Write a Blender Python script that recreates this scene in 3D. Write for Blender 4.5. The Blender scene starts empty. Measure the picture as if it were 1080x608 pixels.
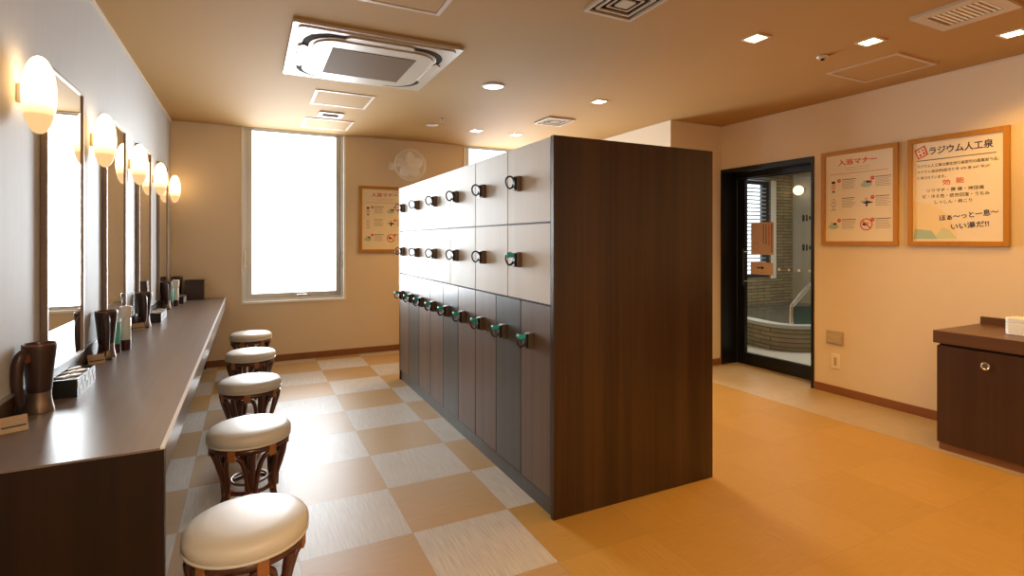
import bpy, bmesh, math, random
from mathutils import Vector, Matrix
random.seed(7)
PI = math.pi
SC = bpy.context.scene
COL = SC.collection

# ------------------------------------------------------------------ constants
XL, XR = -0.675, 4.275          # left / right wall
YB, YN = 5.97, -1.70           # window wall / wall behind the viewer
ZC = 2.40                      # ceiling
XA, YA = 3.60, 3.83            # projecting corner block beside the door
W = 0.15                       # wall thickness

# ------------------------------------------------------------------ materials
def nodes_of(name):
    m = bpy.data.materials.new(name)
    m.use_nodes = True
    nt = m.node_tree
    return m, nt, nt.nodes['Principled BSDF']

def mat(name, col, rough=0.5, metal=0.0, noise=0.0, nscale=(30, 30, 30), bump=0.0, bscale=None,
        spec=0.5, coat=0.0, emit=None, estr=0.0, trans=0.0, alpha=1.0):
    m, nt, b = nodes_of(name)
    N, L = nt.nodes, nt.links
    b.inputs['Roughness'].default_value = rough
    b.inputs['Metallic'].default_value = metal
    b.inputs['Specular IOR Level'].default_value = spec
    b.inputs['Coat Weight'].default_value = coat
    b.inputs['Coat Roughness'].default_value = 0.12
    b.inputs['Transmission Weight'].default_value = trans
    b.inputs['Alpha'].default_value = alpha
    tc = N.new('ShaderNodeTexCoord')
    mp = N.new('ShaderNodeMapping'); mp.inputs['Scale'].default_value = nscale
    L.new(tc.outputs['Object'], mp.inputs['Vector'])
    nz = N.new('ShaderNodeTexNoise'); nz.inputs['Scale'].default_value = 1.0
    nz.inputs['Detail'].default_value = 4
    L.new(mp.outputs[0], nz.inputs['Vector'])
    rp = N.new('ShaderNodeMix'); rp.data_type = 'RGBA'
    lo = [max(0, c * (1 - noise)) for c in col]; hi = [min(1, c * (1 + noise)) for c in col]
    rp.inputs[6].default_value = (*lo, 1); rp.inputs[7].default_value = (*hi, 1)
    L.new(nz.outputs['Fac'], rp.inputs[0])
    L.new(rp.outputs[2], b.inputs['Base Color'])
    if bump:
        bp = N.new('ShaderNodeBump'); bp.inputs['Strength'].default_value = bump
        bp.inputs['Distance'].default_value = 0.002
        if bscale:
            mp2 = N.new('ShaderNodeMapping'); mp2.inputs['Scale'].default_value = bscale
            L.new(tc.outputs['Object'], mp2.inputs['Vector'])
            n2 = N.new('ShaderNodeTexNoise'); n2.inputs['Scale'].default_value = 1.0
            L.new(mp2.outputs[0], n2.inputs['Vector']); L.new(n2.outputs['Fac'], bp.inputs['Height'])
        else:
            L.new(nz.outputs['Fac'], bp.inputs['Height'])
        L.new(bp.outputs[0], b.inputs['Normal'])
    if emit:
        b.inputs['Emission Color'].default_value = (*emit, 1)
        b.inputs['Emission Strength'].default_value = estr
    return m

def wood(name, c0, c1, axis='Z', rough=0.4, fine=60, coat=0.0, spec=.5):
    """straight-grained veneer, grain along one axis"""
    m, nt, b = nodes_of(name)
    N, L = nt.nodes, nt.links
    tc = N.new('ShaderNodeTexCoord')
    def layer(sc, lo, hi):
        mp = N.new('ShaderNodeMapping')
        s = [sc, sc, sc]; s['XYZ'.index(axis)] = sc * 0.02
        mp.inputs['Scale'].default_value = s
        L.new(tc.outputs['Object'], mp.inputs['Vector'])
        nz = N.new('ShaderNodeTexNoise'); nz.inputs['Scale'].default_value = 1; nz.inputs['Detail'].default_value = 3
        L.new(mp.outputs[0], nz.inputs['Vector'])
        mr = N.new('ShaderNodeMapRange'); mr.inputs[1].default_value = lo; mr.inputs[2].default_value = hi
        L.new(nz.outputs['Fac'], mr.inputs[0])
        return mr
    a = layer(fine, 0.3, 0.7); c = layer(fine * 0.15, 0.35, 0.65)
    ad = N.new('ShaderNodeMath'); ad.operation = 'MULTIPLY_ADD'
    ad.inputs[1].default_value = 0.45; L.new(a.outputs[0], ad.inputs[0])
    mu = N.new('ShaderNodeMath'); mu.operation = 'MULTIPLY'; mu.inputs[1].default_value = 0.55
    L.new(c.outputs[0], mu.inputs[0]); L.new(mu.outputs[0], ad.inputs[2])
    mx = N.new('ShaderNodeMix'); mx.data_type = 'RGBA'
    mx.inputs[6].default_value = (*c0, 1); mx.inputs[7].default_value = (*c1, 1)
    L.new(ad.outputs[0], mx.inputs[0]); L.new(mx.outputs[2], b.inputs['Base Color'])
    b.inputs['Roughness'].default_value = rough
    b.inputs['Specular IOR Level'].default_value = spec
    b.inputs['Coat Weight'].default_value = coat; b.inputs['Coat Roughness'].default_value = 0.15
    return m

def emitter(name, col, s):
    m = bpy.data.materials.new(name); m.use_nodes = True
    nt = m.node_tree; nt.nodes.clear()
    e = nt.nodes.new('ShaderNodeEmission'); e.inputs[0].default_value = (*col, 1); e.inputs[1].default_value = s
    o = nt.nodes.new('ShaderNodeOutputMaterial'); nt.links.new(e.outputs[0], o.inputs[0])
    return m

def lamp_glass(name, col, hi, lo):
    """opal glass, brighter where the bulb sits in its upper half"""
    m = bpy.data.materials.new(name); m.use_nodes = True
    nt = m.node_tree; nt.nodes.clear(); N, L = nt.nodes, nt.links
    tc = N.new('ShaderNodeTexCoord'); sp = N.new('ShaderNodeSeparateXYZ'); L.new(tc.outputs['Object'], sp.inputs[0])
    mr = N.new('ShaderNodeMapRange'); mr.inputs[1].default_value = -0.07; mr.inputs[2].default_value = 0.01
    mr.inputs[3].default_value = lo; mr.inputs[4].default_value = hi
    L.new(sp.outputs['Z'], mr.inputs[0])
    e = N.new('ShaderNodeEmission'); e.inputs[0].default_value = (*col, 1); L.new(mr.outputs[0], e.inputs[1])
    g = N.new('ShaderNodeBsdfGlossy'); g.inputs['Roughness'].default_value = 0.2; g.inputs[0].default_value = (.04, .04, .04, 1)
    a = N.new('ShaderNodeAddShader'); L.new(e.outputs[0], a.inputs[0]); L.new(g.outputs[0], a.inputs[1])
    o = N.new('ShaderNodeOutputMaterial'); L.new(a.outputs[0], o.inputs[0])
    return m

def clear_glass(name, tint=(.95, .98, .97), rough=0.0, ior=1.45):
    m = bpy.data.materials.new(name); m.use_nodes = True
    nt = m.node_tree; nt.nodes.clear(); N, L = nt.nodes, nt.links
    t = N.new('ShaderNodeBsdfTransparent'); t.inputs[0].default_value = (*tint, 1)
    g = N.new('ShaderNodeBsdfGlossy'); g.inputs['Roughness'].default_value = rough
    f = N.new('ShaderNodeFresnel'); f.inputs[0].default_value = ior
    mx = N.new('ShaderNodeMixShader'); L.new(f.outputs[0], mx.inputs[0])
    L.new(t.outputs[0], mx.inputs[1]); L.new(g.outputs[0], mx.inputs[2])
    o = N.new('ShaderNodeOutputMaterial'); L.new(mx.outputs[0], o.inputs[0])
    return m

def floor_tiles():
    m, nt, b = nodes_of('vinyl_checker_tiles'); N, L = nt.nodes, nt.links
    tc = N.new('ShaderNodeTexCoord')
    def math_(op, a, bb=None, c=None):
        n = N.new('ShaderNodeMath'); n.operation = op
        for i, v in enumerate((a, bb, c)):
            if v is None: continue
            if isinstance(v, (int, float)): n.inputs[i].default_value = v
            else: L.new(v, n.inputs[i])
        return n.outputs[0]
    sp = N.new('ShaderNodeSeparateXYZ'); L.new(tc.outputs['Object'], sp.inputs[0])
    tx = math_('DIVIDE', math_('SUBTRACT', sp.outputs['X'], 0.625), 0.45)
    ty = math_('DIVIDE', math_('SUBTRACT', sp.outputs['Y'], 2.205), 0.45)
    fx, fy = math_('FLOOR', tx), math_('FLOOR', ty)
    par = math_('FLOORED_MODULO', math_('ADD', fx, fy), 2.0)     # 0 = tan tile, 1 = pale tile
    # individual tile tone
    cmb = N.new('ShaderNodeCombineXYZ'); L.new(fx, cmb.inputs[0]); L.new(fy, cmb.inputs[1])
    wn = N.new('ShaderNodeTexWhiteNoise'); wn.noise_dimensions = '3D'; L.new(cmb.outputs[0], wn.inputs[0])
    # streaks: along Y on pale tiles, along X on tan tiles
    def streak(sx, sy):
        mp = N.new('ShaderNodeMapping'); mp.inputs['Scale'].default_value = (sx, sy, 1)
        L.new(tc.outputs['Object'], mp.inputs['Vector'])
        nz = N.new('ShaderNodeTexNoise'); nz.inputs['Scale'].default_value = 1; nz.inputs['Detail'].default_value = 4
        nz.inputs['Roughness'].default_value = .6
        L.new(mp.outputs[0], nz.inputs['Vector'])
        mr = N.new('ShaderNodeMapRange'); mr.inputs[1].default_value = .32; mr.inputs[2].default_value = .68
        L.new(nz.outputs['Fac'], mr.inputs[0]); return mr.outputs[0]
    s1, s2 = streak(170, 7), streak(7, 170)
    def mix(fac, a, c):
        n = N.new('ShaderNodeMix'); n.data_type = 'RGBA'
        L.new(fac, n.inputs[0])
        for i, v in ((6, a), (7, c)):
            if isinstance(v, tuple): n.inputs[i].default_value = (*v, 1)
            else: L.new(v, n.inputs[i])
        return n.outputs[2]
    pale = mix(s1, (.39, .34, .28), (.53, .475, .41))
    tan = mix(s2, (.36, .22, .088), (.43, .275, .12))
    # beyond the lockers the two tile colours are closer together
    tan_warm_lit = mix(s2, (.36, .198, .043), (.41, .235, .057))
    pale_warm_lit = mix(s1, (.37, .205, .046), (.43, .247, .063))
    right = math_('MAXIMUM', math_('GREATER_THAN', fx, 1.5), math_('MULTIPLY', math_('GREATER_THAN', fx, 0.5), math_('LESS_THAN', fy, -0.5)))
    pale = mix(right, pale, pale_warm_lit); tan = mix(right, tan, tan_warm_lit)
    c = mix(par, tan, pale)
    hs = N.new('ShaderNodeHueSaturation'); L.new(c, hs.inputs['Color'])
    L.new(math_('MULTIPLY_ADD', wn.outputs['Value'], 0.06, 0.97), hs.inputs['Value'])
    # joints
    jx = math_('ABSOLUTE', math_('SUBTRACT', math_('FRACT', tx), 0.5))
    jy = math_('ABSOLUTE', math_('SUBTRACT', math_('FRACT', ty), 0.5))
    j = math_('GREATER_THAN', math_('MAXIMUM', jx, jy), 0.4975)
    jm = math_('MULTIPLY', j, 0.35)
    dark = N.new('ShaderNodeMix'); dark.data_type = 'RGBA'; L.new(jm, dark.inputs[0]); L.new(hs.outputs[0], dark.inputs[6])
    dark.inputs[7].default_value = (.16, .11, .06, 1)
    L.new(dark.outputs[2], b.inputs['Base Color'])
    b.inputs['Roughness'].default_value = 0.42
    b.inputs['Specular IOR Level'].default_value = 0.2
    return m

def stone_bricks(name, c0, c1, cm, bw=0.30, rh=0.05):
    m, nt, b = nodes_of(name); N, L = nt.nodes, nt.links
    tc = N.new('ShaderNodeTexCoord')
    sp = N.new('ShaderNodeSeparateXYZ'); L.new(tc.outputs['Object'], sp.inputs[0])
    ad = N.new('ShaderNodeMath'); ad.operation = 'ADD'; L.new(sp.outputs[0], ad.inputs[0]); L.new(sp.outputs[1], ad.inputs[1])
    cb = N.new('ShaderNodeCombineXYZ'); L.new(ad.outputs[0], cb.inputs[0]); L.new(sp.outputs[2], cb.inputs[1])
    br = N.new('ShaderNodeTexBrick'); L.new(cb.outputs[0], br.inputs[0])
    br.inputs['Scale'].default_value = 1; br.inputs['Brick Width'].default_value = bw; br.inputs['Row Height'].default_value = rh
    br.inputs['Mortar Size'].default_value = .006
    br.inputs['Color1'].default_value = (*c0, 1); br.inputs['Color2'].default_value = (*c1, 1); br.inputs['Mortar'].default_value = (*cm, 1)
    nz = N.new('ShaderNodeTexNoise'); nz.inputs['Scale'].default_value = 9; L.new(tc.outputs['Object'], nz.inputs[0])
    mx = N.new('ShaderNodeMix'); mx.data_type = 'RGBA'; mx.blend_type = 'MULTIPLY'; mx.inputs[0].default_value = .55
    L.new(br.outputs[0], mx.inputs[6]); L.new(nz.outputs['Color'], mx.inputs[7])
    L.new(mx.outputs[2], b.inputs['Base Color']); b.inputs['Roughness'].default_value = .7
    return m

M = {}
M['wall'] = mat('cream_wallpaper', (.72, .60, .44), .75, noise=.03, nscale=(3, 3, 3), bump=.25, bscale=(260, 260, 260), spec=.25)
M['wall_grey'] = mat('silver_grey_wallpaper', (.50, .505, .50), .6, noise=.06, nscale=(60, 60, 6), bump=.3, bscale=(300, 300, 60), spec=.3)
M['ceil'] = mat('brown_ceiling_paper', (.42, .25, .088), .8, noise=.02, nscale=(3, 3, 3), bump=.15, bscale=(200, 200, 200), spec=.2)
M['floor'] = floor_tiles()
M['strip'] = mat('pale_stone_tile', (.40, .295, .165), .4, noise=.12, nscale=(14, 14, 14))
M['base'] = wood('brown_baseboard', (.20, .075, .025), (.26, .10, .035), 'Y', .45)
M['trim'] = mat('cream_trim', (.66, .57, .46), .5)
M['white_trim'] = mat('white_painted_trim', (.82, .80, .76), .45)
M['alu'] = mat('brushed_aluminium', (.55, .57, .56), .35, .85, noise=.04, nscale=(4, 4, 90))
M['chrome'] = mat('chrome', (.78, .78, .77), .12, 1)
M['steel'] = mat('satin_steel', (.60, .58, .54), .25, 1)
M['day'] = emitter('frosted_daylit_glass', (.94, .98, 1.0), 5.0)
M['dark'] = wood('dark_walnut_veneer', (.016, .0062, .0020), (.064, .029, .0105), 'Z', .32, 50)
M['counter'] = wood('dark_worktop_laminate', (.165, .122, .10), (.22, .168, .14), 'Y', .32, 40)
M['counter_edge'] = wood('worktop_edge_band', (.16, .13, .11), (.20, .165, .14), 'Y', .28, 40)
M['cab_top'] = wood('brown_worktop', (.085, .040, .020), (.12, .058, .030), 'Y', .35, 40)
M['cab'] = wood('dark_cabinet_veneer', (.036, .015, .008), (.062, .028, .014), 'Z', .35, 50)
M['lk_brown'] = wood('brown_locker_laminate', (.108, .064, .042), (.165, .104, .070), 'Z', .36, 70, spec=.35)
M['lk_grey'] = wood('charcoal_locker_laminate', (.064, .060, .050), (.086, .080, .067), 'Z', .34, 70, spec=.35)
M['lk_cream'] = wood('cream_locker_laminate', (.62, .56, .48), (.68, .615, .535), 'Z', .5, 40, spec=.15)
M['lk_white'] = wood('white_locker_laminate', (.66, .645, .60), (.72, .70, .66), 'Z', .5, 40, spec=.15)
M['carcass'] = mat('locker_carcass', (.035, .025, .02), .5)
M['black'] = mat('black_plastic', (.012, .012, .013), .35)
M['blackmetal'] = mat('black_anodised_aluminium', (.008, .008, .010), .35, .3)
M['teal'] = mat('teal_plastic', (.02, .45, .43), .35)
M['seat'] = mat('cream_vinyl', (.63, .595, .52), .42, noise=.03, nscale=(8, 8, 8), bump=.12, bscale=(240, 240, 240))
M['cane'] = wood('dark_rattan_cane', (.055, .014, .008), (.105, .030, .014), 'Z', .28, 60, coat=.3)
M['bind'] = mat('tan_cane_binding', (.33, .13, .035), .45, noise=.25, nscale=(40, 40, 200))
M['mirror'] = mat('silvered_mirror', (.92, .93, .92), .0, 1)
M['lamp'] = lamp_glass('opal_lamp_glass', (1.0, .60, .26), 7.0, 1.05)
M['lens'] = emitter('downlight_lens', (1.0, .66, .30), 26.0)
M['acwhite'] = mat('warm_white_plastic', (.50, .43, .335), .4)
M['acgrille'] = mat('brown_grille_mesh', (.16, .095, .045), .7, noise=.2, nscale=(300, 300, 300), spec=.05)
M['gap'] = mat('dark_gap', (.030, .016, .008), .8, spec=.05)
M['plate'] = mat('beige_plastic', (.46, .37, .26), .45)
M['plate2'] = mat('ivory_plastic', (.80, .72, .58), .4)
M['oak'] = wood('honey_oak_frame', (.40, .165, .008), (.50, .225, .014), 'Y', .4, 50)
M['paper'] = mat('cream_paper', (.80, .70, .52), .6, noise=.02, nscale=(5, 5, 5))
M['ink_red'] = mat('red_ink', (.60, .045, .025), .6)
M['ink_pink'] = mat('pink_ink', (.62, .22, .16), .6)
M['ink_navy'] = mat('navy_ink', (.035, .03, .09), .6)
M['ink_black'] = mat('black_ink', (.03, .025, .02), .6)
M['ink_grey'] = mat('grey_ink', (.34, .29, .22), .6)
M['ink_teal'] = mat('pale_teal_ink', (.38, .52, .40), .6)
M['ink_green'] = mat('pale_green_ink', (.58, .62, .38), .6)
M['ink_sun'] = mat('pale_yellow_ink', (.80, .64, .37), .6)
M['ink_skin'] = mat('skin_tone_ink', (.70, .45, .28), .6)
M['dryer'] = mat('dark_brown_plastic', (.040, .020, .015), .3, noise=.1, nscale=(9, 9, 9))
M['dryer_rim'] = mat('copper_brown_plastic', (.14, .052, .034), .32)
M['nozzle'] = mat('bronze_metal', (.30, .22, .17), .3, .8)
M['bronze'] = mat('bronze_brown_metal', (.17, .12, .085), .35, .6)
M['mframe'] = mat('dull_bronze_frame', (.26, .20, .165), .4, .5)
M['edge_alu'] = mat('pale_edge_strip', (.74, .73, .71), .35, .25)
M['dark_end'] = wood('espresso_end_panel', (.009, .0032, .0012), (.026, .0100, .0036), 'Z', .42, 50, spec=.3)
M['kraft'] = mat('kraft_card', (.46, .33, .20), .7, noise=.1, nscale=(30, 30, 30))
M['cotton'] = mat('white_film', (.62, .58, .52), .35)
M['check_w'] = mat('white_check_inlay', (.85, .83, .80), .4)
M['teal_liquid'] = mat('teal_lotion', (.12, .52, .40), .25)
M['clearp'] = mat('pale_clear_plastic', (.70, .72, .68), .1, coat=.5)
M['wine'] = mat('wine_red_plastic', (.07, .012, .016), .3)
M['bath_wall'] = stone_bricks('split_stone_cladding', (.46, .38, .25), (.33, .27, .175), (.15, .12, .08))
M['bath_plain'] = mat('smooth_bath_tile', (.36, .32, .23), .5, noise=.08, nscale=(6, 6, 6))
M['bath_floor'] = mat('grey_bath_floor', (.42, .41, .40), .45, noise=.06, nscale=(10, 10, 10))
M['bath_ceil'] = wood('cedar_ceiling', (.36, .20, .08), (.45, .26, .11), 'X', .5, 20)
M['water'] = mat('dark_bath_water', (.085, .090, .090), .08, noise=.1, nscale=(4, 4, 4), bump=.1, bscale=(12, 12, 12))
M['rim'] = mat('pale_granite_rim', (.46, .48, .48), .3, noise=.15, nscale=(90, 90, 90))
M['bathday'] = emitter('bath_window_daylight', (.86, .93, 1.0), 2.6)
M['slat'] = mat('grey_blind_slat', (.42, .44, .48), .5)
M['navyframe'] = mat('dark_window_frame', (.03, .035, .05), .4)
M['globe'] = emitter('warm_globe_glass', (1.0, .78, .48), 2.2)
M['glass'] = clear_glass('clear_door_glass', (.90, .92, .91), ior=1.13)
M['panel_glass'] = clear_glass('teal_tinted_glass', (.55, .68, .68))
M['notice'] = mat('salmon_notice_paper', (.62, .44, .34), .7)
M['fan'] = mat('ivory_fan_plastic', (.86, .83, .76), .35)
M['blade'] = mat('ivory_fan_blade', (.90, .88, .84), .3)
M['ceramic'] = mat('glossy_white_plastic', (.80, .82, .84), .22)

# ------------------------------------------------------------------ mesh helpers
def box(bm, x0, x1, y0, y1, z0, z1, bev=0.0, seg=2):
    ps = [(x0, y0, z0), (x1, y0, z0), (x1, y1, z0), (x0, y1, z0), (x0, y0, z1), (x1, y0, z1), (x1, y1, z1), (x0, y1, z1)]
    v = [bm.verts.new(p) for p in ps]
    fs = [bm.faces.new([v[i] for i in f]) for f in ((0, 3, 2, 1), (4, 5, 6, 7), (0, 1, 5, 4), (1, 2, 6, 5), (2, 3, 7, 6), (3, 0, 4, 7))]
    if bev > 0:
        es = list({e for f in fs for e in f.edges})
        bmesh.ops.bevel(bm, geom=es, offset=bev, segments=seg, affect='EDGES', profile=.5)

def lathe(bm, prof, seg=32, cx=0, cy=0, sx=1, sy=1, rot=None):
    """prof: list of (r, z) bottom to top; r==0 closes"""
    rings = []
    for r, z in prof:
        if r <= 1e-6:
            p = Vector((cx, cy, z)); rings.append([bm.verts.new(rot @ p if rot else p)])
        else:
            ring = []
            for i in range(seg):
                a = 2 * PI * i / seg
                p = Vector((cx + r * sx * math.cos(a), cy + r * sy * math.sin(a), z))
                ring.append(bm.verts.new(rot @ p if rot else p))
            rings.append(ring)
    for a, b in zip(rings, rings[1:]):
        if len(a) == 1 and len(b) == 1: continue
        for i in range(seg):
            j = (i + 1) % seg
            if len(a) == 1: bm.faces.new((a[0], b[j], b[i]))
            elif len(b) == 1: bm.faces.new((a[i], a[j], b[0]))
            else: bm.faces.new((a[i], a[j], b[j], b[i]))

def tube(bm, pts, r, seg=10, closed=False):
    pts = [Vector(p) for p in pts]
    n = len(pts); rr = r if isinstance(r, (list, tuple)) else [r] * n
    rings = []; up = None
    for i, p in enumerate(pts):
        if closed: t = pts[(i + 1) % n] - pts[(i - 1) % n]
        else: t = pts[min(i + 1, n - 1)] - pts[max(i - 1, 0)]
        t.normalize()
        if up is None:
            up = Vector((0, 0, 1)) if abs(t.z) < .9 else Vector((1, 0, 0))
        u = up - t * up.dot(t); u.normalize(); up = u
        w = t.cross(u)
        rings.append([bm.verts.new(p + (u * math.cos(2 * PI * k / seg) + w * math.sin(2 * PI * k / seg)) * rr[i]) for k in range(seg)])
    m = n if closed else n - 1
    for i in range(m):
        a, b = rings[i], rings[(i + 1) % n]
        for k in range(seg):
            l = (k + 1) % seg
            bm.faces.new((a[k], a[l], b[l], b[k]))
    if not closed:
        bm.faces.new(list(reversed(rings[0]))); bm.faces.new(rings[-1])

def prism(bm, outline, z0, z1):
    a = [bm.verts.new((x, y, z0)) for x, y in outline]; b = [bm.verts.new((x, y, z1)) for x, y in outline]
    n = len(outline)
    bm.faces.new(list(reversed(a))); bm.faces.new(b)
    for i in range(n):
        j = (i + 1) % n; bm.faces.new((a[i], a[j], b[j], b[i]))

def ring_prism(bm, outer, inner, z0, z1):
    n = len(outer)
    def row(o, z): return [bm.verts.new((x, y, z)) for x, y in o]
    A, B, C_, D = row(outer, z0), row(outer, z1), row(inner, z0), row(inner, z1)
    for i in range(n):
        j = (i + 1) % n
        bm.faces.new((A[i], A[j], B[j], B[i])); bm.faces.new((C_[j], C_[i], D[i], D[j]))
        bm.faces.new((B[i], B[j], D[j], D[i])); bm.faces.new((A[j], A[i], C_[i], C_[j]))

def rrect(hx, hy, r, n=8, cx=0, cy=0):
    out = []
    for qx, qy, a0 in ((1, 1, 0), (-1, 1, PI / 2), (-1, -1, PI), (1, -1, 1.5 * PI)):
        for k in range(n + 1):
            a = a0 + PI / 2 * k / n
            out.append((cx + qx * (hx - r) + r * math.cos(a), cy + qy * (hy - r) + r * math.sin(a)))
    return out

def catmull(pts, n=6):
    P = [Vector(p) for p in pts]; P = [P[0]] + P + [P[-1]]; out = []
    for i in range(1, len(P) - 2):
        for k in range(n):
            t = k / n; a, b, c, d = P[i - 1], P[i], P[i + 1], P[i + 2]
            out.append(.5 * ((2 * b) + (c - a) * t + (2 * a - 5 * b + 4 * c - d) * t * t + (3 * b - a - 3 * c + d) * t ** 3))
    out.append(P[-2]); return out

# ------------------------------------------------------------------ object helpers
def obj(name, fn, m, parent=None, smooth=False, bevel=0.0):
    bm = bmesh.new(); fn(bm)
    bmesh.ops.recalc_face_normals(bm, faces=bm.faces)
    me = bpy.data.meshes.new(name); bm.to_mesh(me); bm.free()
    ms = m if isinstance(m, (list, tuple)) else [m]
    for q in ms: me.materials.append(M[q])
    if smooth:
        for p in me.polygons: p.use_smooth = True
        me.set_sharp_from_angle(angle=math.radians(42))
    o = bpy.data.objects.new(name, me); COL.objects.link(o)
    if parent: o.parent = parent
    if bevel:
        md = o.modifiers.new('Bevel', 'BEVEL'); md.width = bevel; md.segments = 2; md.limit_method = 'ANGLE'
    return o

def tag(o, label, cat, group=None):
    o['label'] = label; o['category'] = cat
    if group: o['group'] = group
    return o

def thing(name, label, cat, loc=(0, 0, 0), rotz=0, group=None, matrix=None):
    o = bpy.data.objects.new(name, None); COL.objects.link(o)
    o.empty_display_size = .05
    if matrix is not None: o.matrix_world = matrix
    else: o.location = loc; o.rotation_euler = (0, 0, rotz)
    return tag(o, label, cat, group)

def struct(name, fn, m, parent=None, smooth=False):
    o = obj(name, fn, m, parent, smooth)
    if parent is None: o['kind'] = 'structure'
    return o

def struct_root(name, loc=(0, 0, 0)):
    o = bpy.data.objects.new(name, None); COL.objects.link(o); o.location = loc; o['kind'] = 'structure'; o.empty_display_size = .05
    return o

def copy_tree(o, parent=None):
    c = o.copy(); COL.objects.link(c)
    if parent: c.parent = parent
    for ch in list(o.children): copy_tree(ch, c)
    return c

def dup(root, loc, rotz=0, label=None, group=None):
    c = copy_tree(root); c.location = loc; c.rotation_euler = (0, 0, rotz)
    if label: c['label'] = label
    if group: c['group'] = group
    return c

def bx(*a, **k): return lambda bm: box(bm, *a, **k)
def boxes(*lst, bev=0.0):
    def f(bm):
        for b in lst: box(bm, *b, bev=bev)
    return f

# ------------------------------------------------------------------ the room
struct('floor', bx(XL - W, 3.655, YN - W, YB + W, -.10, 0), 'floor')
struct('floor_stone_border', bx(3.655, 4.52, YN - W, YA + .1, -.10, 0.001), 'strip')
struct('ceiling', bx(XL - W, XR + W, YN - W, YB + W, ZC, ZC + .12), 'ceil')
struct('wall_left', bx(XL - W, XL, YN - W, YB + W, 0, ZC), 'wall_grey')
struct('wall_near', bx(XL, XR, YN - W, YN, 0, ZC), 'wall')
W1 = (-.075, .945, .605); W2 = (2.315, 3.335, .605)
struct('wall_back', boxes((XL, W1[0], YB, YB + W, 0, ZC), (W1[1], W2[0], YB, YB + W, 0, ZC), (W2[1], XA, YB, YB + W, 0, ZC),
                          (W1[0], W1[1], YB, YB + W, 0, W1[2]), (W2[0], W2[1], YB, YB + W, 0, W2[2])), 'wall')
DY0, DY1, DZ = 2.85, YA, 1.965
struct('wall_right', boxes((XR, XR + .245, YN, DY0, 0, ZC), (XR, XR + .245, DY0, DY1, DZ, ZC)), 'wall')
struct('wall_corner', bx(XA, XR + .245, YA, YB + W, 0, ZC), 'wall')

struct('baseboard_back', bx(XL + .002, XA, YB - .012, YB, 0, .065), 'base')
struct('baseboard_right', bx(XR - .012, XR, YN, DY0 - .002, .001, .065), 'base')
struct('baseboard_corner', bx(XA, XR - .002, YA - .012, YA, .001, .065), 'base')
struct('baseboard_block', bx(XA - .012, XA, YA, YB - .012, 0, .065), 'base')
struct('baseboard_left', bx(XL, XL + .012, YN, YB - .012, 0, .065), 'base')
struct('trim_1', bx(XL, XL + .014, YN, YB, ZC - .014, ZC), 'trim')
struct('trim_2', bx(XL + .014, XA - .010, YB - .010, YB, ZC - .010, ZC), 'trim')
struct('trim_3', bx(XR - .010, XR, YN, YA - .010, ZC - .010, ZC), 'trim')
struct('trim_4', bx(XA, XR, YA - .010, YA, ZC - .010, ZC), 'trim')
struct('trim_5', bx(XA - .010, XA, YA - .010, YB - .010, ZC - .010, ZC), 'trim')

def window(n, x0, x1, z0, z1=ZC):
    r = struct_root(f'window_{n}', ((x0 + x1) / 2, YB, z0))
    cx = (x0 + x1) / 2
    hw = (x1 - x0) / 2; h = z1 - z0 - .004
    # white reveal lining
    t = .022
    obj('window_reveal', boxes((-hw + .001, -hw + t, -.012, .14, .001, h), (hw - t, hw - .001, -.012, .14, .001, h), (-hw + t, hw - t, -.012, .14, .001, t)), 'white_trim', r)
    a = hw - t
    # outer aluminium frame with a stepped sash
    obj('window_frame', boxes((-a, -a + .032, .045, .12, t, h), (a - .032, a, .045, .12, t, h), (-a + .032, a - .032, .045, .12, t, t + .034), (-a + .032, a - .032, .045, .12, h - .006, h)), 'alu', r)
    b = a - .034; zb = t + .036
    s = obj('sash', boxes((-b, -b + .042, .055, .10, zb, h - .007), (b - .042, b, .055, .10, zb, h - .007), (-b + .042, b - .042, .055, .10, zb, zb + .04), (-b + .042, b - .042, .055, .10, h - .016, h - .007)), 'alu', r)
    obj('sash_handle', boxes((-.02, .16, .043, .055, zb + .010, zb + .022), (.02, .12, .030, .043, zb + .012, zb + .020)), 'steel', s)
    for sx in (-1, 1):
        obj('stay', boxes((sx * (a - .016) - .006, sx * (a - .016) + .006, .032, .045, .36, .47), (sx * (a - .016) - .009, sx * (a - .016) + .009, .036, .045, .47, .53)), 'steel', r)
    obj('frosted_pane', bx(-b + .042, b - .042, .072, .080, zb + .04, h - .016), 'day', r)
    return r
window(1, *W1[:2], W1[2])
window(2, *W2[:2], W2[2])
for x0, x1, z0 in (W1, W2):
    l = bpy.data.lights.new('window_daylight', 'AREA'); l.shape = 'RECTANGLE'; l.size = x1 - x0 - .12; l.size_y = ZC - z0 - .12
    l.energy = 43; l.color = (.86, .94, 1.0); l.spread = 1.6
    o = bpy.data.objects.new('window_daylight', l); o.location = ((x0 + x1) / 2, YB + .035, (z0 + ZC) / 2); o.rotation_euler = (-PI / 2, 0, 0); COL.objects.link(o)

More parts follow.
